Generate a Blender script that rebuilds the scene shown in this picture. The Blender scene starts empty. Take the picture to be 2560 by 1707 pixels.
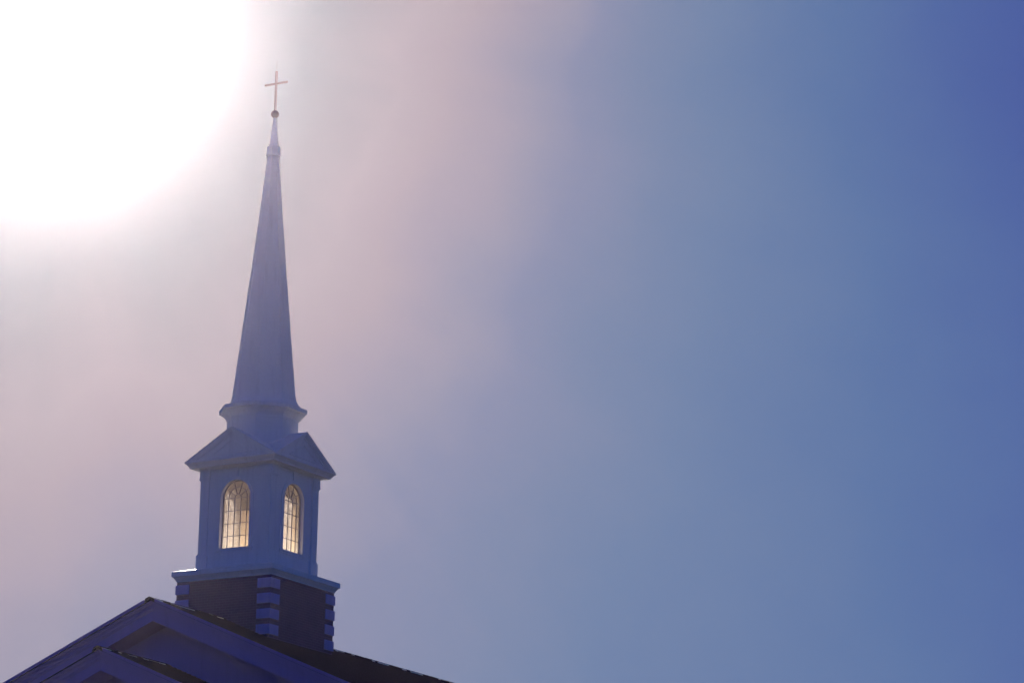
import bpy, math, random
from mathutils import Vector, Matrix
random.seed(7)
S = 0.7                                   # builder units -> metres
scene = bpy.context.scene

# ------------------------------------------------------------------ camera
F_PX, YAW, PITCH, ROLL = 9000.3, 0.5374, 0.2526, 0.0225
cy, sy, cp, sp = math.cos(YAW), math.sin(YAW), math.cos(PITCH), math.sin(PITCH)
fwd = Vector((-sy * cp, cy * cp, sp)); right = Vector((cy, sy, 0)); up = right.cross(fwd)
cr, sr = math.cos(ROLL), math.sin(ROLL)
r2 = right * cr + up * sr; u2 = -right * sr + up * cr
cam_data = bpy.data.cameras.new("camera"); cam = bpy.data.objects.new("camera", cam_data)
scene.collection.objects.link(cam)
M = Matrix((r2, u2, -fwd)).transposed().to_4x4()
M.translation = Vector((84.7268, -121.7869, -27.7622)) * S
cam.matrix_world = M
cam_data.sensor_width = 36.0; cam_data.lens = F_PX / 2560 * 36.0
cam_data.clip_start = 0.5; cam_data.clip_end = 6000
scene.camera = cam

# ------------------------------------------------------------------ sun and sky
SUN = Vector((-0.5893651468021223,0.7360563358916429,0.3329711611066067)).normalized()
GLOW = Vector((-0.5936392571861814,0.7320372948263346,0.3342361909051455)).normalized()      # heart of the bright cloud round the sun
SUN_EL = math.asin(SUN.z); SUN_AZ = math.atan2(SUN.x, SUN.y)     # azimuth from +Y towards +X
sd = bpy.data.lights.new("sun", 'SUN'); so = bpy.data.objects.new("sun", sd); scene.collection.objects.link(so)
sd.energy = 5.0; sd.angle = math.radians(0.5); sd.color = (1.0, 0.86, 0.74)
so.rotation_euler = SUN.to_track_quat('Z', 'Y').to_euler()

AMB = (0.03, 0.23, 0.82)
RAMP = [  # angle from the glow in degrees, sky radiance
    (0.0, (0.20, 0.34, 0.42)), (2.4, (0.24, 0.36, 0.44)), (3.6, (0.28, 0.34, 0.40)), (4.5, (0.27, 0.30, 0.36)),
    (5.2, (0.33, 0.315, 0.372)), (6.1, (0.42, 0.36, 0.415)), (6.8, (0.41, 0.342, 0.404)), (7.5, (0.365, 0.320, 0.408)),
    (8.1, (0.31, 0.297, 0.405)), (8.8, (0.235, 0.257, 0.398)), (9.8, (0.187, 0.238, 0.388)), (10.7, (0.152, 0.220, 0.384)),
    (12.6, (0.104, 0.176, 0.370)), (14.6, (0.078, 0.132, 0.356)), (16.4, (0.062, 0.100, 0.341)), (20.0, (0.05, 0.085, 0.33))]
world = bpy.data.worlds.new("World"); scene.world = world; world.use_nodes = True
nt = world.node_tree; nt.nodes.clear(); N = nt.nodes.new; L = nt.links.new
def math_node(tree, op, a, b=None, c=None, clamp=False):
    n = tree.nodes.new('ShaderNodeMath'); n.operation = op; n.use_clamp = clamp
    for i, v in enumerate((a, b, c)):
        if v is None: continue
        if isinstance(v, (int, float)): n.inputs[i].default_value = v
        else: tree.links.new(v, n.inputs[i])
    return n.outputs[0]
tc = N('ShaderNodeTexCoord')
nrm = N('ShaderNodeVectorMath'); nrm.operation = 'NORMALIZE'; L(tc.outputs['Generated'], nrm.inputs[0])
dot = N('ShaderNodeVectorMath'); dot.operation = 'DOT_PRODUCT'; L(nrm.outputs[0], dot.inputs[0]); dot.inputs[1].default_value = GLOW
ang = math_node(nt, 'MULTIPLY', math_node(nt, 'ARCCOSINE', math_node(nt, 'MINIMUM', dot.outputs['Value'], 0.9999999)), 180 / math.pi)
def sky_noise(scale, detail, rough, loc):
    mp = N('ShaderNodeMapping'); L(nrm.outputs[0], mp.inputs[0]); mp.inputs['Location'].default_value = loc
    n = N('ShaderNodeTexNoise'); n.inputs['Scale'].default_value = scale; n.inputs['Detail'].default_value = detail
    n.inputs['Roughness'].default_value = rough; L(mp.outputs[0], n.inputs['Vector'])
    return n.outputs['Fac']
n1 = sky_noise(9.0, 3.0, 0.45, (3.1, 1.7, 0.4)); n2 = sky_noise(34.0, 3.0, 0.5, (0.3, 5.2, 2.2))
sep = N('ShaderNodeSeparateXYZ'); L(nrm.outputs[0], sep.inputs[0])
# thin high cloud bends the aureole a little; the sky is deeper higher up
wob = math_node(nt, 'MULTIPLY', math_node(nt, 'SUBTRACT', n1, 0.5), 1.7)
wob2 = math_node(nt, 'MULTIPLY', math_node(nt, 'SUBTRACT', n2, 0.5), 0.9)
elev = math_node(nt, 'MULTIPLY', math_node(nt, 'MULTIPLY', math_node(nt, 'SUBTRACT', sep.outputs['Z'], 0.33), 2.4), math_node(nt, 'MAXIMUM', math_node(nt, 'SUBTRACT', ang, 5.0), 0.0))
grow = math_node(nt, 'DIVIDE', ang, 8.0, clamp=True)
# faint shafts through the thin cloud, fanning out from the sun
par = N('ShaderNodeVectorMath'); par.operation = 'SCALE'; par.inputs[0].default_value = GLOW; L(dot.outputs['Value'], par.inputs['Scale'])
per = N('ShaderNodeVectorMath'); per.operation = 'SUBTRACT'; L(nrm.outputs[0], per.inputs[0]); L(par.outputs[0], per.inputs[1])
pn = N('ShaderNodeVectorMath'); pn.operation = 'NORMALIZE'; L(per.outputs[0], pn.inputs[0])
rn = N('ShaderNodeTexNoise'); rn.inputs['Scale'].default_value = 3.2; rn.inputs['Detail'].default_value = 3.0; L(pn.outputs[0], rn.inputs['Vector'])
rays = math_node(nt, 'MULTIPLY', math_node(nt, 'SUBTRACT', rn.outputs['Fac'], 0.5), 2.4)
shift = math_node(nt, 'ADD', math_node(nt, 'MULTIPLY', math_node(nt, 'ADD', math_node(nt, 'ADD', wob, wob2), rays), grow), elev)
a2 = math_node(nt, 'ADD', ang, shift)
t = math_node(nt, 'DIVIDE', a2, 20.0, clamp=True)
ramp = N('ShaderNodeValToRGB'); L(t, ramp.inputs[0]); cr_ = ramp.color_ramp; cr_.interpolation = 'EASE' if False else 'LINEAR'
while len(cr_.elements) < len(RAMP): cr_.elements.new(0.5)
for e, (a, c) in zip(cr_.elements, RAMP): e.position = a / 20.0
for e, (a, c) in zip(cr_.elements, RAMP): e.color = (*c, 1)
bg_a = N('ShaderNodeBackground'); L(ramp.outputs[0], bg_a.inputs[0]); bg_a.inputs[1].default_value = 1.0
sky = N('ShaderNodeTexSky'); sky.sky_type = 'NISHITA'; sky.sun_disc = False
sky.sun_elevation = SUN_EL; sky.sun_rotation = SUN_AZ; sky.dust_density = 1.0; sky.ozone_density = 3.0
mul = N('ShaderNodeMix'); mul.data_type = 'RGBA'; mul.blend_type = 'MULTIPLY'; mul.inputs[0].default_value = 1.0
L(sky.outputs[0], mul.inputs[6]); mul.inputs[7].default_value = (*AMB, 1)
bg_b = N('ShaderNodeBackground'); L(mul.outputs[2], bg_b.inputs[0]); bg_b.inputs[1].default_value = 0.10
mr = N('ShaderNodeMapRange'); mr.interpolation_type = 'SMOOTHSTEP'; L(ang, mr.inputs[0])
mr.inputs[1].default_value = 20.0; mr.inputs[2].default_value = 48.0
mx = N('ShaderNodeMixShader'); L(mr.outputs[0], mx.inputs[0]); L(bg_a.outputs[0], mx.inputs[1]); L(bg_b.outputs[0], mx.inputs[2])
wo = N('ShaderNodeOutputWorld'); L(mx.outputs[0], wo.inputs[0])

scene.view_settings.view_transform = 'Standard'; scene.view_settings.look = 'None'
scene.view_settings.exposure = 0.0; scene.view_settings.gamma = 1.0; scene.view_settings.use_curve_mapping = False
scene.cycles.max_bounces = 14; scene.cycles.diffuse_bounces = 9; scene.cycles.transmission_bounces = 10; scene.cycles.transparent_max_bounces = 12; scene.cycles.volume_bounces = 1
scene.cycles.use_denoising = True

# ------------------------------------------------------------------ materials
def new_mat(name):
    m = bpy.data.materials.new(name); m.use_nodes = True
    b = m.node_tree.nodes['Principled BSDF']
    return m, m.node_tree, b
def obj_coord(t, scale=(1, 1, 1)):
    c = t.nodes.new('ShaderNodeTexCoord'); mp = t.nodes.new('ShaderNodeMapping'); mp.inputs['Scale'].default_value = scale
    t.links.new(c.outputs['Object'], mp.inputs[0]); return mp.outputs[0]
def noise(t, vec, scale, detail=4, rough=0.55):
    n = t.nodes.new('ShaderNodeTexNoise'); n.inputs['Scale'].default_value = scale; n.inputs['Detail'].default_value = detail
    n.inputs['Roughness'].default_value = rough; t.links.new(vec, n.inputs['Vector']); return n.outputs['Fac']
def ramp2(t, fac, stops):
    r = t.nodes.new('ShaderNodeValToRGB'); t.links.new(fac, r.inputs[0])
    while len(r.color_ramp.elements) < len(stops): r.color_ramp.elements.new(0.5)
    for e, (p, c) in zip(r.color_ramp.elements, stops): e.position = p
    for e, (p, c) in zip(r.color_ramp.elements, stops): e.color = (*c, 1)
    return r.outputs[0]
def mixc(t, fac, a, b, mode='MIX'):
    n = t.nodes.new('ShaderNodeMix'); n.data_type = 'RGBA'; n.blend_type = mode
    for s, v in ((0, fac), (6, a), (7, b)):
        if isinstance(v, (int, float)): n.inputs[s].default_value = v
        elif isinstance(v, tuple): n.inputs[s].default_value = (*v, 1)
        else: t.links.new(v, n.inputs[s])
    return n.outputs[2]
def bump(t, b, h, strength, dist=0.01):
    n = t.nodes.new('ShaderNodeBump'); n.inputs['Strength'].default_value = strength; n.inputs['Distance'].default_value = dist
    t.links.new(h, n.inputs['Height']); t.links.new(n.outputs[0], b.inputs['Normal'])

def paint(name, base, rough=0.55, stain=(0.70, 0.69, 0.70), spec=0.35):
    m, t, b = new_mat(name)
    v = obj_coord(t); vs = obj_coord(t, (5.0, 5.0, 0.35))
    c = mixc(t, ramp2(t, noise(t, vs, 0.9, 5), [(0.52, (0, 0, 0)), (0.80, (0.55, 0.55, 0.55))]), base, tuple(x * s for x, s in zip(base, stain)))
    c = mixc(t, 0.16, c, ramp2(t, noise(t, v, 14, 5), [(0.3, tuple(x * .7 for x in base)), (0.7, base)]))
    t.links.new(c, b.inputs['Base Color']); b.inputs['Roughness'].default_value = rough; b.inputs['Specular IOR Level'].default_value = spec
    bump(t, b, noise(t, v, 30, 4), 0.25, 0.004)
    return m
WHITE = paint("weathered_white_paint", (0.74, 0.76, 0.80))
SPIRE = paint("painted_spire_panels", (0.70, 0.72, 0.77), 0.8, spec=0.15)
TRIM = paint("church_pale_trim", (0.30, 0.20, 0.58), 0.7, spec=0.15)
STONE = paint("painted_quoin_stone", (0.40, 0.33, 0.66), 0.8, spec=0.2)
FLASH, t_, b_ = new_mat("bright_metal_flashing")
b_.inputs['Metallic'].default_value = 0.8; b_.inputs['Base Color'].default_value = (0.82, 0.80, 0.78, 1); b_.inputs['Roughness'].default_value = 0.34
bump(t_, b_, noise(t_, obj_coord(t_), 6, 3), 0.3, 0.01)
GOLD, t_, b_ = new_mat("painted_metal_finial")
b_.inputs['Base Color'].default_value = (0.24, 0.19, 0.21, 1); b_.inputs['Roughness'].default_value = 0.8; b_.inputs['Metallic'].default_value = 0.0; b_.inputs['Specular IOR Level'].default_value = 0.2
bump(t_, b_, noise(t_, obj_coord(t_), 20, 3), 0.1, 0.003)

def brick_mat():
    m, t, b = new_mat("old_plum_brick")
    c = t.nodes.new('ShaderNodeTexCoord'); s = t.nodes.new('ShaderNodeSeparateXYZ'); t.links.new(c.outputs['Object'], s.inputs[0])
    g = t.nodes.new('ShaderNodeNewGeometry'); sn = t.nodes.new('ShaderNodeSeparateXYZ'); t.links.new(g.outputs['Normal'], sn.inputs[0])
    ax = math_node(t, 'GREATER_THAN', math_node(t, 'ABSOLUTE', sn.outputs[0]), 0.5)
    u = t.nodes.new('ShaderNodeMix'); t.links.new(ax, u.inputs[0]); t.links.new(s.outputs[0], u.inputs[2]); t.links.new(s.outputs[1], u.inputs[3])
    cb = t.nodes.new('ShaderNodeCombineXYZ'); t.links.new(u.outputs[0], cb.inputs[0]); t.links.new(s.outputs[2], cb.inputs[1])
    br = t.nodes.new('ShaderNodeTexBrick'); t.links.new(cb.outputs[0], br.inputs[0])
    br.inputs['Scale'].default_value = 1.0; br.inputs['Brick Width'].default_value = 0.215; br.inputs['Row Height'].default_value = 0.075
    br.inputs['Mortar Size'].default_value = 0.006; br.inputs['Bias'].default_value = -0.2
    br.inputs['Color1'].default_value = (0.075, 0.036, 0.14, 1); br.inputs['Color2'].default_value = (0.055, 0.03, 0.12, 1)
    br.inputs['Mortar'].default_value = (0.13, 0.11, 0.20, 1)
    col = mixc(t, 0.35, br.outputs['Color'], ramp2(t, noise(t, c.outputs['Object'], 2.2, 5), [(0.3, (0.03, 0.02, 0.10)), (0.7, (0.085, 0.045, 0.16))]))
    t.links.new(col, b.inputs['Base Color']); b.inputs['Roughness'].default_value = 0.95; b.inputs['Specular IOR Level'].default_value = 0.1
    bump(t, b, br.outputs['Fac'], -0.5, 0.006)
    return m
BRICK = brick_mat()
def shingle_mat():
    m, t, b = new_mat("dark_slate_shingles")
    v = obj_coord(t, (1, 6.0, 1))
    c = ramp2(t, noise(t, v, 3.0, 4), [(0.3, (0.006, 0.006, 0.026)), (0.7, (0.018, 0.015, 0.05))])
    t.links.new(c, b.inputs['Base Color']); b.inputs['Roughness'].default_value = 1.0; b.inputs['Specular IOR Level'].default_value = 0.0
    bump(t, b, noise(t, obj_coord(t), 60, 3), 0.6, 0.006)
    return m
SHINGLE = shingle_mat()
def glass_mat():
    m, t, b = new_mat("textured_cream_glass"); t.nodes.remove(b)
    out = t.nodes['Material Output']; v = obj_coord(t)
    tint = ramp2(t, noise(t, v, 5.0, 3), [(0.3, (0.98, 0.90, 0.76)), (0.7, (1.0, 0.96, 0.88))])
    tr = t.nodes.new('ShaderNodeBsdfTransparent'); t.links.new(tint, tr.inputs[0])
    tl = t.nodes.new('ShaderNodeBsdfTranslucent'); t.links.new(tint, tl.inputs[0])
    gl = t.nodes.new('ShaderNodeBsdfGlossy'); gl.inputs['Roughness'].default_value = 0.2; gl.inputs[0].default_value = (0.9, 0.9, 1, 1)
    bm_ = t.nodes.new('ShaderNodeBump'); bm_.inputs['Strength'].default_value = 0.5; bm_.inputs['Distance'].default_value = 0.01
    t.links.new(noise(t, v, 22, 4, 0.6), bm_.inputs['Height'])
    for s in (tl, gl): t.links.new(bm_.outputs[0], s.inputs['Normal'])
    rf_ = t.nodes.new('ShaderNodeBsdfRefraction'); rf_.inputs['IOR'].default_value = 1.12; rf_.inputs['Roughness'].default_value = 0.42
    t.links.new(tint, rf_.inputs[0]); t.links.new(bm_.outputs[0], rf_.inputs['Normal'])
    m0 = t.nodes.new('ShaderNodeMixShader'); m0.inputs[0].default_value = 0.15; t.links.new(tr.outputs[0], m0.inputs[1]); t.links.new(rf_.outputs[0], m0.inputs[2])
    m1 = t.nodes.new('ShaderNodeMixShader'); t.links.new(m0.outputs[0], m1.inputs[1]); t.links.new(tl.outputs[0], m1.inputs[2])
    f = ramp2(t, noise(t, v, 26, 5, 0.7), [(0.3, (0.24, 0.24, 0.24)), (0.7, (0.46, 0.46, 0.46))]); t.links.new(f, m1.inputs[0])
    m2 = t.nodes.new('ShaderNodeMixShader'); m2.inputs[0].default_value = 0.05
    t.links.new(m1.outputs[0], m2.inputs[1]); t.links.new(gl.outputs[0], m2.inputs[2]); t.links.new(m2.outputs[0], out.inputs[0])
    return m
GLASS = glass_mat()
LEAD, t_, b_ = new_mat("dark_lead_glazing_bars")
b_.inputs['Roughness'].default_value = 0.5
t_.links.new(ramp2(t_, noise(t_, obj_coord(t_), 8, 3), [(0.3, (0.22, 0.22, 0.26)), (0.7, (0.34, 0.34, 0.38))]), b_.inputs['Base Color'])
INNER, t_, b_ = new_mat("cream_interior_with_painted_shade")
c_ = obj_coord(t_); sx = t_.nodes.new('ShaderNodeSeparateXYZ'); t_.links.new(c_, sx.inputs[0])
hi = math_node(t_, 'GREATER_THAN', sx.outputs[2], 3.22 * S)  # shade painted into the upper lining so the window tops look dark
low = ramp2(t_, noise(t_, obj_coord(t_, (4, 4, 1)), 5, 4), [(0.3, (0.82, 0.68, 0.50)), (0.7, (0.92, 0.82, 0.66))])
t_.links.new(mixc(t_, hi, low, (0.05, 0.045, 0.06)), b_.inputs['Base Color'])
b_.inputs['Roughness'].default_value = 0.9
CEIL, t_, b_ = new_mat("dark_belfry_ceiling")
t_.links.new(ramp2(t_, noise(t_, obj_coord(t_), 5, 4), [(0.3, (0.05, 0.045, 0.06)), (0.7, (0.09, 0.08, 0.10))]), b_.inputs['Base Color'])
b_.inputs['Roughness'].default_value = 0.95
GRASS, t_, b_ = new_mat("lawn_and_earth")
t_.links.new(ramp2(t_, noise(t_, obj_coord(t_), 0.15, 8, 0.7), [(0.35, (0.018, 0.028, 0.014)), (0.65, (0.03, 0.038, 0.02))]), b_.inputs['Base Color'])
b_.inputs['Roughness'].default_value = 1.0

# ------------------------------------------------------------------ mesh helpers
class MB:
    def __init__(s): s.v = []; s.f = []
    def add(s, vs, fs):
        o = len(s.v); s.v += [tuple(p) for p in vs]; s.f += [tuple(i + o for i in f) for f in fs]; return s
    def box(s, x0, x1, y0, y1, z0, z1):
        vs = [(x, y, z) for z in (z0, z1) for y in (y0, y1) for x in (x0, x1)]
        return s.add(vs, [(0, 2, 3, 1), (4, 5, 7, 6), (0, 1, 5, 4), (2, 6, 7, 3), (0, 4, 6, 2), (1, 3, 7, 5)])
    def prism(s, poly, fn, d0, d1):
        n = len(poly); vs = [fn(a, b, d0) for a, b in poly] + [fn(a, b, d1) for a, b in poly]
        return s.add(vs, [tuple(range(n))[::-1], tuple(range(n, 2 * n))] + [(i, (i + 1) % n, (i + 1) % n + n, i + n) for i in range(n)])
    def loft(s, rings, cap0=True, cap1=True):
        n = len(rings[0]); vs = [p for r in rings for p in r]; fs = []
        for k in range(len(rings) - 1):
            for i in range(n): fs.append((k * n + i, k * n + (i + 1) % n, (k + 1) * n + (i + 1) % n, (k + 1) * n + i))
        if cap0: fs.append(tuple(range(n))[::-1])
        if cap1: fs.append(tuple(range((len(rings) - 1) * n, len(rings) * n)))
        return s.add(vs, fs)
    def square(s, prof, **k):
        return s.loft([[(-h, -h, z), (h, -h, z), (h, h, z), (-h, h, z)] for h, z in prof], **k)
    def oct(s, prof, n=8, off=22.5, c=(0, 0), **k):
        return s.loft([[(c[0] + r * math.cos(math.radians(off + i * 360 / n)), c[1] + r * math.sin(math.radians(off + i * 360 / n)), z) for i in range(n)] for r, z in prof], **k)
    def bar(s, p, q, wid, nrm_, dep):
        p, q, nrm_ = Vector(p), Vector(q), Vector(nrm_).normalized(); d = (q - p).normalized(); sd_ = d.cross(nrm_) * wid / 2; nn = nrm_ * dep / 2
        vs = [b + a * sd_ + c * nn for b in (p, q) for a, c in ((-1, -1), (1, -1), (1, 1), (-1, 1))]
        return s.add(vs, [(3, 2, 1, 0), (4, 5, 6, 7), (0, 1, 5, 4), (1, 2, 6, 5), (2, 3, 7, 6), (3, 0, 4, 7)])
    def rotz(s, k):                         # quarter turns about the tower axis
        for _ in range(k % 4): s.v = [(-y, x, z) for x, y, z in s.v]
        return s
    def build(s, name, mat, parent=None, bevel=0, smooth=False, **props):
        me = bpy.data.meshes.new(name); me.from_pydata([(x * S, y * S, z * S) for x, y, z in s.v], [], s.f); me.update()
        import bmesh
        b = bmesh.new(); b.from_mesh(me); bmesh.ops.recalc_face_normals(b, faces=b.faces); b.to_mesh(me); b.free()
        me.materials.append(mat)
        if smooth:
            for p in me.polygons: p.use_smooth = True
        o = bpy.data.objects.new(name, me); scene.collection.objects.link(o)
        if parent: o.parent = parent
        if bevel:
            bv = o.modifiers.new("bevel", 'BEVEL'); bv.width = bevel * S; bv.segments = 2; bv.limit_method = 'ANGLE'
        for k, v in props.items(): o[k] = v
        return o

church = bpy.data.objects.new("church", None); scene.collection.objects.link(church)
church['label'] = "brick church with white gables and a tall white steeple topped by a cross"
church['category'] = "church"

# ------------------------------------------------------------------ ground
GZ = -29.4
MB().add([(-900, -900, GZ), (900, -900, GZ), (900, 900, GZ), (-900, 900, GZ)], [(0, 1, 2, 3)]).build("ground", GRASS, kind="structure")

# ------------------------------------------------------------------ church body, roofs and gables
RZ, RS = -2.10, 0.42                      # ridge height and pitch
def chev(mb, z0, hw, drop0, drop1, y0, y1, slope=RS):
    """chevron band: from drop0 to drop1 below the roof line"""
    for s_ in (-1, 1):
        poly = [(0, z0 - drop0), (s_ * hw, z0 - drop0 - slope * hw), (s_ * hw, z0 - drop1 - slope * hw), (0, z0 - drop1)]
        mb.prism(poly, lambda a, b, d: (a, d, b), y0, y1)
    return mb
def tri(mb, z0, hw, drop, y0, y1, slope=RS):
    mb.prism([(-hw, z0 - drop - slope * hw), (hw, z0 - drop - slope * hw), (0, z0 - drop)], lambda a, b, d: (a, d, b), y0, y1); return mb

def roof_slope(sgn, y0, y1, z0, hw, courses):
    mb = MB(); L_ = hw; 
    for k in range(courses):
        a, b = L_ * k / courses, L_ * (k + 1) / courses
        jog = random.uniform(-0.012, 0.012)
        za, zb = z0 - RS * a, z0 - RS * b
        top_a, top_b = za + 0.004, zb + 0.030 
        vs = []
        for y in (y0 + jog, y1):
            vs += [(sgn * a, y, za - 0.10), (sgn * b, y, zb - 0.10), (sgn * b, y, top_b), (sgn * a, y, top_a)]
        mb.add(vs, [(0, 1, 2, 3), (7, 6, 5, 4), (0, 4, 5, 1), (1, 5, 6, 2), (2, 6, 7, 3), (3, 7, 4, 0)])
    return mb
def gable_front(z0, hw, yf, rec, name, brick_below=None):
    g = tri(MB(), z0, hw - 0.3, 0.80, yf + rec, yf + rec + 0.25).build("tympanum", TRIM, church)
    c = MB()
    chev(c, z0, hw, 0.0, 0.12, yf, yf + 0.5); chev(c, z0, hw - .02, 0.12, 0.18, yf + 0.04, yf + 0.5)
    chev(c, z0, hw - .05, 0.18, 0.24, yf + 0.09, yf + 0.5); chev(c, z0, hw - .08, 0.24, 0.36, yf + 0.115, yf + 0.5)
    chev(c, z0, hw - .1, 0.36, 0.42, yf + 0.15, yf + 0.5)
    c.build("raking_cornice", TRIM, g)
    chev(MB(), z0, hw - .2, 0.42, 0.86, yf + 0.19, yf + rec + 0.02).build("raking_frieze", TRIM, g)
    return g
HW, YB = 10.2, 32.0
gable_front(RZ, HW, -7.30, 1.30, "front")
PZ, PHW, PY = -4.58, 7.2, -10.54
gable_front(PZ, PHW, PY, 1.35, "portico")

roof = roof_slope(1, -7.36, YB, RZ + 0.03, HW + .15, 44).build("roof", SHINGLE, church)
roof_slope(-1, -7.36, YB, RZ + 0.03, HW + .15, 44).build("roof", SHINGLE, church)
p_roof = roof_slope(1, PY - 0.06, -5.95, PZ + 0.03, PHW + .12, 30).build("portico_roof", SHINGLE, church)
roof_slope(-1, PY - 0.06, -5.95, PZ + 0.03, PHW + .12, 30).build("portico_roof", SHINGLE, church)
def ridge(y0, y1, z0, parent):
    n = int((y1 - y0) / 0.42); rings = []; fr = []
    for k in range(n):
        lift = random.uniform(0.0, 0.010)
        for y, e in ((y0 + .42 * k, 0.010), (y0 + .42 * (k + 1) - .004, 0.0)):
            zz = z0 + .036 + lift + e
            rings.append([(-.20, y, zz - RS * .20), (0, y, zz), (.20, y, zz - RS * .20), (.20, y, zz - .035 - RS * .20), (0, y, zz - .035), (-.20, y, zz - .035 - RS * .20)])
    y = y0 + .1
    while y < y1:
        w = random.choice((.19, .19, .228, .236, .245)); l = random.uniform(.15, .6)
        for yy in (y, y + l):
            zc = z0 + .012; fr.append([(-w, yy, zc + .026 - RS * w), (0, yy, zc + .026), (w, yy, zc + .026 - RS * w), (w, yy, zc - RS * w), (0, yy, zc), (-w, yy, zc - RS * w)])
        y += l + .004
    MB().loft(rings).build("ridge_cap", SHINGLE, parent); MB().loft(fr).build("ridge_flashing", FLASH, parent)
ridge(-7.42, YB, RZ + 0.03, roof); ridge(PY - .1, -5.9, PZ + 0.03, p_roof)
# drip edge of bright metal along the raking edges near the shingles
for s_ in (1, -1):
    for (z0, hw, y, par) in ((RZ + .03, HW + .15, -7.36, roof), (PZ + .03, PHW + .12, PY - .06, p_roof)):
        MB().prism([(s_ * .25, z0 + .045 - RS * .25), (s_ * hw, z0 + .045 - RS * hw), (s_ * hw, z0 - .09 - RS * hw), (s_ * .25, z0 - .09 - RS * .25)],
                   lambda a, b, d: (a, d, b), y - .03, y - .018).build("drip_edge", TRIM, par)
ez = RZ - RS * HW
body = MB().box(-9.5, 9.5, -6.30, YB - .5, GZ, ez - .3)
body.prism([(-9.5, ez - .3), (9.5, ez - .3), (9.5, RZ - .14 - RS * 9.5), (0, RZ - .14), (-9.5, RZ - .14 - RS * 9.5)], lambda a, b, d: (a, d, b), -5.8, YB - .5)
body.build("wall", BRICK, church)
MB().box(-HW, HW, -7.1, -6.3, ez - .75, ez - .15).build("gable_base_cornice", TRIM, church)
pez = PZ - RS * PHW
MB().box(-PHW, PHW, PY + .1, -6.3, pez - 1.3, pez - .4).build("portico_entablature", TRIM, church)
for i in range(6):
    x = -6.2 + i * 12.4 / 5
    MB().oct([(.62, GZ), (.62, GZ + .4), (.52, GZ + .6), (.5, GZ + 6), (.42, pez - 1.9), (.52, pez - 1.7), (.6, pez - 1.3)], n=24, off=0, c=(x, PY + .8)).build("portico_column", TRIM, church, smooth=False)

# ------------------------------------------------------------------ brick tower base with quoins
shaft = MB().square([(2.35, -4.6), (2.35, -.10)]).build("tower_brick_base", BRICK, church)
QW, QH = 0.68, 2.3964
for (za, zb) in ((-.9431, -.5423), (-1.5899, -1.1735), (-2.2224, -1.8169), (-2.8738, -2.4565), (-3.50, -3.10)):
    for k in range(4):
        poly = [(QH, -QH), (QH, -QH + QW), (2.33, -QH + QW), (2.33, -2.33), (QH - QW, -2.33), (QH - QW, -QH)]
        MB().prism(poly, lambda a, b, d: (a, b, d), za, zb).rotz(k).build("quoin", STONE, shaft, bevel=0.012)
ledge = MB().square([(2.34, -.42), (2.375, -.41), (2.375, -.37), (2.40, -.33), (2.44, -.275), (2.475, -.215), (2.50, -.203), (2.53, -.2029), (2.53, 0.0), (2.50, .004)]).build("tower_cornice", WHITE, church)
MB().square([(2.535, .003), (2.535, .016), (1.80, .218), (1.70, .22)]).build("sloping_top", WHITE, ledge)
MB().square([(2.32, .061), (2.32, .080), (2.18, .118), (2.18, .10)]).build("cornice_flashing", FLASH, ledge)

# ------------------------------------------------------------------ belfry
C = 1.7816; PW = 0.42; WP = C - 0.075      # outer face of pilasters, width, wall plane
WX, WB, WS = 0.70, 1.02, 3.12             # window half width, bottom, springing
ZB, ZT = 0.20, 4.46
RR = WX + 0.045
def wall_quads():
    n = 20; arch = [(RR * math.cos(math.pi * i / n), WS + RR * math.sin(math.pi * i / n)) for i in range(n + 1)]
    q = []
    def rows(h):
        out = [[(-h, ZB), (-RR, ZB), (-RR, WB - .045), (-h, WB - .045)], [(-RR, ZB), (RR, ZB), (RR, WB - .045), (-RR, WB - .045)], [(RR, ZB), (h, ZB), (h, WB - .045), (RR, WB - .045)],
               [(-h, WB - .045), (-RR, WB - .045), (-RR, WS), (-h, WS)], [(RR, WB - .045), (h, WB - .045), (h, WS), (RR, WS)]]
        top = [(h * math.cos(math.pi * i / n) / max(abs(math.cos(math.pi * i / n)), 1e-6) if i in (0, n) else 0, 0) for i in range(n + 1)]
        ups = []
        for i in range(n + 1):
            th = math.pi * i / n; 
            # ray from arch centre to the rectangle [-h,h] x [WS,ZT]
            cx_, sx_ = math.cos(th), math.sin(th)
            t_ = min(h / abs(cx_) if abs(cx_) > 1e-6 else 1e9, (ZT - WS) / sx_ if sx_ > 1e-6 else 1e9)
            ups.append((t_ * cx_, WS + t_ * sx_))
        for i in range(n):
            out.append([arch[i], ups[i], ups[i + 1], arch[i + 1]])
        for sgn, k in ((1, 0), (-1, 0)):
            # corner pieces
            idx = [i for i in range(n) if (ups[i][1] < ZT - 1e-6) != (ups[i + 1][1] < ZT - 1e-6)]
            for i in idx:
                if (ups[i][0] > 0) == (sgn > 0): out.append([ups[i], (sgn * h, ZT), ups[i + 1]])
        return out
    return rows, arch
rows, arch = wall_quads()
wall_parts = []
belfry = MB()
for k in range(4):
    m = MB()
    for quad in rows(WP): m.add([(x, -WP, z) for x, z in quad], [tuple(range(len(quad)))])
    loop = [(-RR, WB - .045), (RR, WB - .045)] + arch
    n = len(loop)
    m.add([(x, -WP, z) for x, z in loop] + [(x, -WP + .30, z) for x, z in loop], [(i, (i + 1) % n, (i + 1) % n + n, i + n) for i in range(n)])
    m.rotz(k); belfry.add(m.v, m.f)
belfry_o = belfry.build("belfry_wall", WHITE, church)
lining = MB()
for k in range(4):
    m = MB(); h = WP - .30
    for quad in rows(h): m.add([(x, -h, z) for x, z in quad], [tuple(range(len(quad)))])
    m.rotz(k); lining.add(m.v, m.f)
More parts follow.
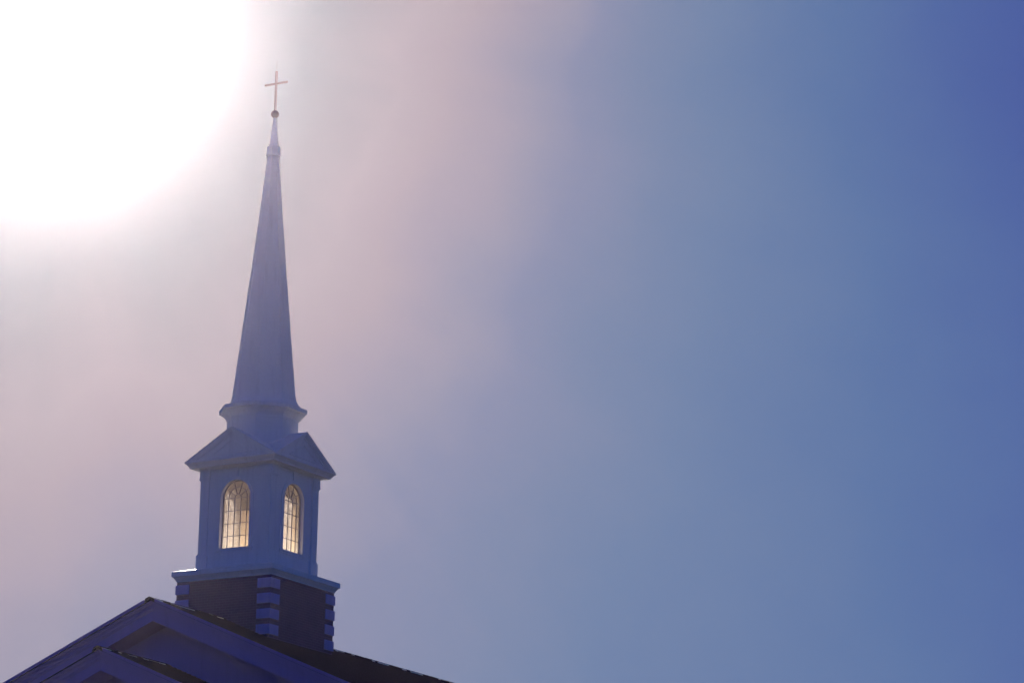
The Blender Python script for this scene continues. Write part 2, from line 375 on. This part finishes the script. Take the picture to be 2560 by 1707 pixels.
lining.build("interior_lining", INNER, belfry_o)
MB().box(-1.42, 1.42, -1.42, 1.42, 3.93, 4.0).build("belfry_ceiling", CEIL, belfry_o)
MB().box(-1.42, 1.42, -1.42, 1.42, .45, .52).build("belfry_floor", INNER, belfry_o)

fill_fixture = MB().oct([(.10, .52), (.10, .56), (.03, .58), (.03, .66), (.13, .70), (.13, .73)], n=16, off=0).oct([(.30, 1.06), (.03, 1.12)], n=16, off=0).box(-.01, .01, .11, .13, .70, 1.07).box(-.01, .01, -.13, -.11, .70, 1.07).build("added_window_fill", LEAD, belfry_o)  # added fixture, hidden inside; its cap keeps the fill off the window tops
ld = bpy.data.lights.new("added_window_fill_light", 'POINT'); ld.energy = 40.0; ld.color = (1.0, 0.89, 0.76); ld.shadow_soft_size = 0.12  # added fill light to brighten the belfry windows
lo = bpy.data.objects.new("added_window_fill_light", ld); scene.collection.objects.link(lo); lo.parent = fill_fixture; lo.location = (0, 0, .92 * S)
def Lpoly(h, w_, inn):
    return [(h, -h), (h, -h + w_), (inn, -h + w_), (inn, -inn), (h - w_, -inn), (h - w_, -h)]
for k in range(4):
    p = MB().prism(Lpoly(C, PW, WP - .01), lambda a, b, d: (a, b, d), ZB, ZT - .02).rotz(k).build("pilaster", WHITE, belfry_o)
for k in range(4):
    b = MB().prism(Lpoly(1.8312, PW + .09, WP - .012), lambda a, b, d: (a, b, d), ZB, .765)
    b.prism(Lpoly(1.815, PW + .06, WP - .012), lambda a, b, d: (a, b, d), .765, .80)
    b.rotz(k).build("pilaster_base", WHITE, belfry_o)
    cpt = MB().prism(Lpoly(C + .028, PW + .05, WP - .012), lambda a, b, d: (a, b, d), 3.93, 3.957)
    cpt.prism(Lpoly(C + .048, PW + .085, WP - .012), lambda a, b, d: (a, b, d), 3.957, 4.03)
    cpt.prism(Lpoly(C + .034, PW + .06, WP - .012), lambda a, b, d: (a, b, d), 4.03, 4.37)
    cpt.prism(Lpoly(C + .05, PW + .10, WP - .012), lambda a, b, d: (a, b, d), 4.37, 4.43)
    cpt.rotz(k).build("pilaster_capital", WHITE, belfry_o)

def arch_band(ro, ri, y0, y1, zb, n=28):
    """arched frame: legs down to zb"""
    m = MB(); pts_o = [(ro, zb)] + [(ro * math.cos(math.pi * i / n), WS + ro * math.sin(math.pi * i / n)) for i in range(n + 1)] + [(-ro, zb)]
    pts_i = [(ri, zb)] + [(ri * math.cos(math.pi * i / n), WS + ri * math.sin(math.pi * i / n)) for i in range(n + 1)] + [(-ri, zb)]
    N_ = len(pts_o); vs = [(x, y0, z) for x, z in pts_o] + [(x, y0, z) for x, z in pts_i] + [(x, y1, z) for x, z in pts_o] + [(x, y1, z) for x, z in pts_i]
    fs = []
    for i in range(N_ - 1):
        fs += [(i, i + 1, N_ + i + 1, N_ + i), (2 * N_ + i, 3 * N_ + i, 3 * N_ + i + 1, 2 * N_ + i + 1), (i, 2 * N_ + i, 2 * N_ + i + 1, i + 1), (N_ + i, N_ + i + 1, 3 * N_ + i + 1, 3 * N_ + i)]
    for i in (0, N_ - 1): fs.append((i, N_ + i, 3 * N_ + i, 2 * N_ + i))
    return m.add(vs, fs)
COL, ROW = 0.309, 0.535
for k in range(4):
    YG = -WP + .15
    fr = arch_band(RR + .004, WX - .008, YG - .035, YG + .035, WB - .045); fr.box(-RR, RR, YG - .034, YG + .034, WB - .049, WB + .012)
    win = fr.rotz(k).build("belfry_window", LEAD, church)
    gp = [(-WX, WB), (WX, WB)] + [(WX * math.cos(math.pi * i / 32), WS + WX * math.sin(math.pi * i / 32)) for i in range(33)]
    MB().prism(gp, lambda a, b, d: (a, d, b), YG - .004, YG + .004).rotz(k)
    g = MB().add([(x, YG, z) for x, z in gp[1:-1] + [(-WX, WS)] + [(-WX, WB)]], [tuple(range(len(gp)))]).rotz(k)
    g.build("glass_pane", GLASS, win)
    mu = MB(); nn = (0, 1, 0); bw = .024
    for xx in (-1.5 * COL, -.5 * COL, .5 * COL, 1.5 * COL): mu.bar((xx, YG - .012, WB), (xx, YG - .012, WS), bw, nn, .03)
    for j in range(4):
        z = WS - j * ROW; mu.bar((-WX, YG - .014, z), (WX, YG - .014, z), bw, nn, .03)
    def arcbar(cx_, r, a0, a1, n_=14, cz=WS):
        for i in range(n_):
            t0, t1 = [math.radians(a0 + (a1 - a0) * q / n_) for q in (i, i + 1)]
            mu.bar((cx_ + r * math.cos(t0), YG - .012, cz + r * math.sin(t0)), (cx_ + r * math.cos(t1), YG - .012, cz + r * math.sin(t1)), bw, nn, .03)
    arcbar(0, .5 * COL, 0, 180); arcbar(0, 1.5 * COL, 0, 180, 20)
    for a in (36, 72, 108, 144):
        c_, s_ = math.cos(math.radians(a)), math.sin(math.radians(a))
        mu.bar((.5 * COL * c_, YG - .013, WS + .5 * COL * s_), (WX * c_, YG - .013, WS + WX * s_), bw, nn, .028)
    mu.rotz(k).build("glazing_bars", LEAD, win)
    a_ = arch_band(.885, RR - .002, -WP - .040, -WP + .01, WB - .05); a2_ = arch_band(.80, RR - .004, -WP - .060, -WP + .01, WB - .05)
    a_.add(a2_.v, a2_.f); a_.rotz(k).build("window_surround", WHITE, win)
    MB().prism([(-.075, WS + .80), (.075, WS + .80), (.105, ZT - .05), (-.105, ZT - .05)], lambda a, b, d: (a, d, b), -WP - .060, -WP + .01).rotz(k).build("keystone", WHITE, win)
    sl = MB().box(-.93, .93, -WP - .075, -WP + .12, WB - .13, WB - .052); sl.box(-.90, .90, -WP - .03, -WP + .01, WB - .20, WB - .132)
    sl.rotz(k).build("window_sill", WHITE, win)

# ------------------------------------------------------------------ belfry cornice, four gables and cross roof
E_, F_ = 2.1427, 2.2856; Z0, Z1, ZG = 4.4414, 4.6614, 6.0
corn = MB().square([(C - .10, 4.30), (WP + .02, 4.30), (WP + .02, 4.385), (C + .055, 4.40), (C + .085, 4.425), (C + .10, 4.4414), (E_ - .02, Z0 - .004), (E_, Z0), (E_, 4.505), (E_ + .018, 4.508), (E_ + .03, 4.53), (2.20, 4.555), (2.235, 4.60), (F_, 4.635), (F_, 4.672), (2.10, 4.70)]).build("belfry_cornice", WHITE, church)
SL = (ZG - Z1) / F_
for k in range(4):
    m = MB(); h = F_ - .12
    m.prism([(-h, 4.68), (h, 4.68), (0, 4.68 + SL * h)], lambda a, b, d: (a, d, b), -2.13, -1.6)
    g = m.rotz(k).build("gable", WHITE, church)
    r = MB()
    def rake(d0, d1, y0, y1, hw):
        for s_ in (-1, 1):
            r.prism([(0, ZG - d0), (s_ * hw, ZG - d0 - SL * hw), (s_ * (hw), max(ZG - d1 - SL * hw, 4.674)), (s_ * max(min(hw, (ZG - d1 - 4.674) / SL), 0), 4.674 if ZG - d1 - SL * hw < 4.674 else ZG - d1 - SL * hw), (0, ZG - d1)], lambda a, b, d: (a, d, b), y0, y1)
    rake(0, .075, -F_ + .002, -2.0, F_ - .004); rake(.075, .115, -F_ + .035, -2.0, F_ - .04); rake(.115, .155, -F_ + .075, -2.0, F_ - .08); rake(.155, .25, -2.165, -2.0, F_ - .11)
    r.rotz(k).build("raking_moulding", WHITE, g)
    pm = MB(); A_, B_ = 5.50, 4.90; hb = (A_ - B_) / SL
    for p, q in (((-hb, B_), (hb, B_)), ((hb, B_), (0, A_)), ((0, A_), (-hb, B_))):
        pm.bar((p[0], -2.135, p[1]), (q[0], -2.135, q[1]), .040, (0, 1, 0), .085)
    pm.rotz(k).build("panel_moulding", WHITE, g)
rf = MB()
for k in (0, 1):
    m = MB(); hh = F_ + .012
    for s_ in (-1, 1):
        m.prism([(0, ZG + .03), (s_ * hh, ZG + .03 - SL * hh), (s_ * hh, ZG - SL * hh + .004), (0, ZG + .004)], lambda a, b, d: (a, d, b), -F_ - .012, F_ + .012)
    m.rotz(k); rf.add(m.v, m.f)
rf.build("belfry_roof", SPIRE, church)

# ------------------------------------------------------------------ drum and spire
drum = MB().oct([(1.535, 4.9), (1.535, 6.60), (1.558, 6.603), (1.560, 6.645), (1.546, 6.66), (1.56, 6.72), (1.60, 6.79), (1.66, 6.86), (1.73, 6.915), (1.79, 6.945), (1.80, 6.985), (1.885, 7.0)]).build("steeple_drum", SPIRE, church)
MB().oct([(1.88, 6.998), (1.896, 7.007), (1.896, 7.150), (1.86, 7.158)]).build("drum_fascia", WHITE, drum)
spire = MB().oct([(1.90, 7.152), (1.90, 7.170), (1.70, 7.235), (1.60, 7.29), (1.52, 7.37), (1.455, 7.47), (1.41, 7.58), (1.354, 7.805), (1.140, 9.725), (.61, 14.667), (.243, 18.37)]).build("spire", SPIRE, church)
MB().oct([(.30, 18.385), (.318, 18.41), (.318, 18.50), (.306, 18.52), (.303, 18.80), (.285, 18.825)]).build("spire_collar", SPIRE, spire)
MB().oct([(.200, 18.80), (.066, 20.13)]).build("spire_tip", SPIRE, spire)
# raised seams where the spire panels meet
sm = MB()
for i in range(8):
    a = math.radians(22.5 + 45 * i)
    pts = [(1.354, 7.805), (1.140, 9.725), (.61, 14.667), (.243, 18.37)]
    for (ra, za), (rb, zb) in zip(pts[:-1], pts[1:]):
        sm.bar((ra * math.cos(a), ra * math.sin(a), za), (rb * math.cos(a), rb * math.sin(a), zb), .030, (math.cos(a), math.sin(a), .11), .020)
sm.build("panel_seams", SPIRE, spire)
ball = MB(); nb = 14
ball.oct([(max(.178 * math.sin(math.pi * i / nb), .001), 20.306 - .178 * math.cos(math.pi * i / nb)) for i in range(nb + 1)], n=24, off=0)
ball.build("finial_ball", GOLD, church, smooth=True)
cross = MB().oct([(.042, 20.44), (.058, 20.50), (.056, 22.24), (.048, 22.256)], n=16, off=0)
arm = MB().oct([(.034, -.588), (.050, -.575), (.050, .575), (.034, .588)], n=16, off=0)
cross.add([(z, x, y + 21.693) for x, y, z in arm.v], arm.f)
cross_o = cross.build("cross", GOLD, church)
MB().oct([(.020, 22.25), (.014, 22.3), (.010, 22.743)], n=8, off=0).build("lightning_rod", LEAD, cross_o)

# ------------------------------------------------------------------ haze
hz = MB().box(-960, 960, -960, 960, GZ - 1.5, 23.2)
m = bpy.data.materials.new("sunlit_haze"); m.use_nodes = True; t = m.node_tree; t.nodes.remove(t.nodes['Principled BSDF'])
pv = t.nodes.new('ShaderNodeVolumePrincipled'); t.links.new(pv.outputs[0], t.nodes['Material Output'].inputs['Volume'])
pv.inputs['Color'].default_value = (1.0, 0.92, 1.0, 1); pv.inputs['Density'].default_value = 8.4e-5; pv.inputs['Anisotropy'].default_value = 0.975
hz.build("haze", m, kind="stuff")
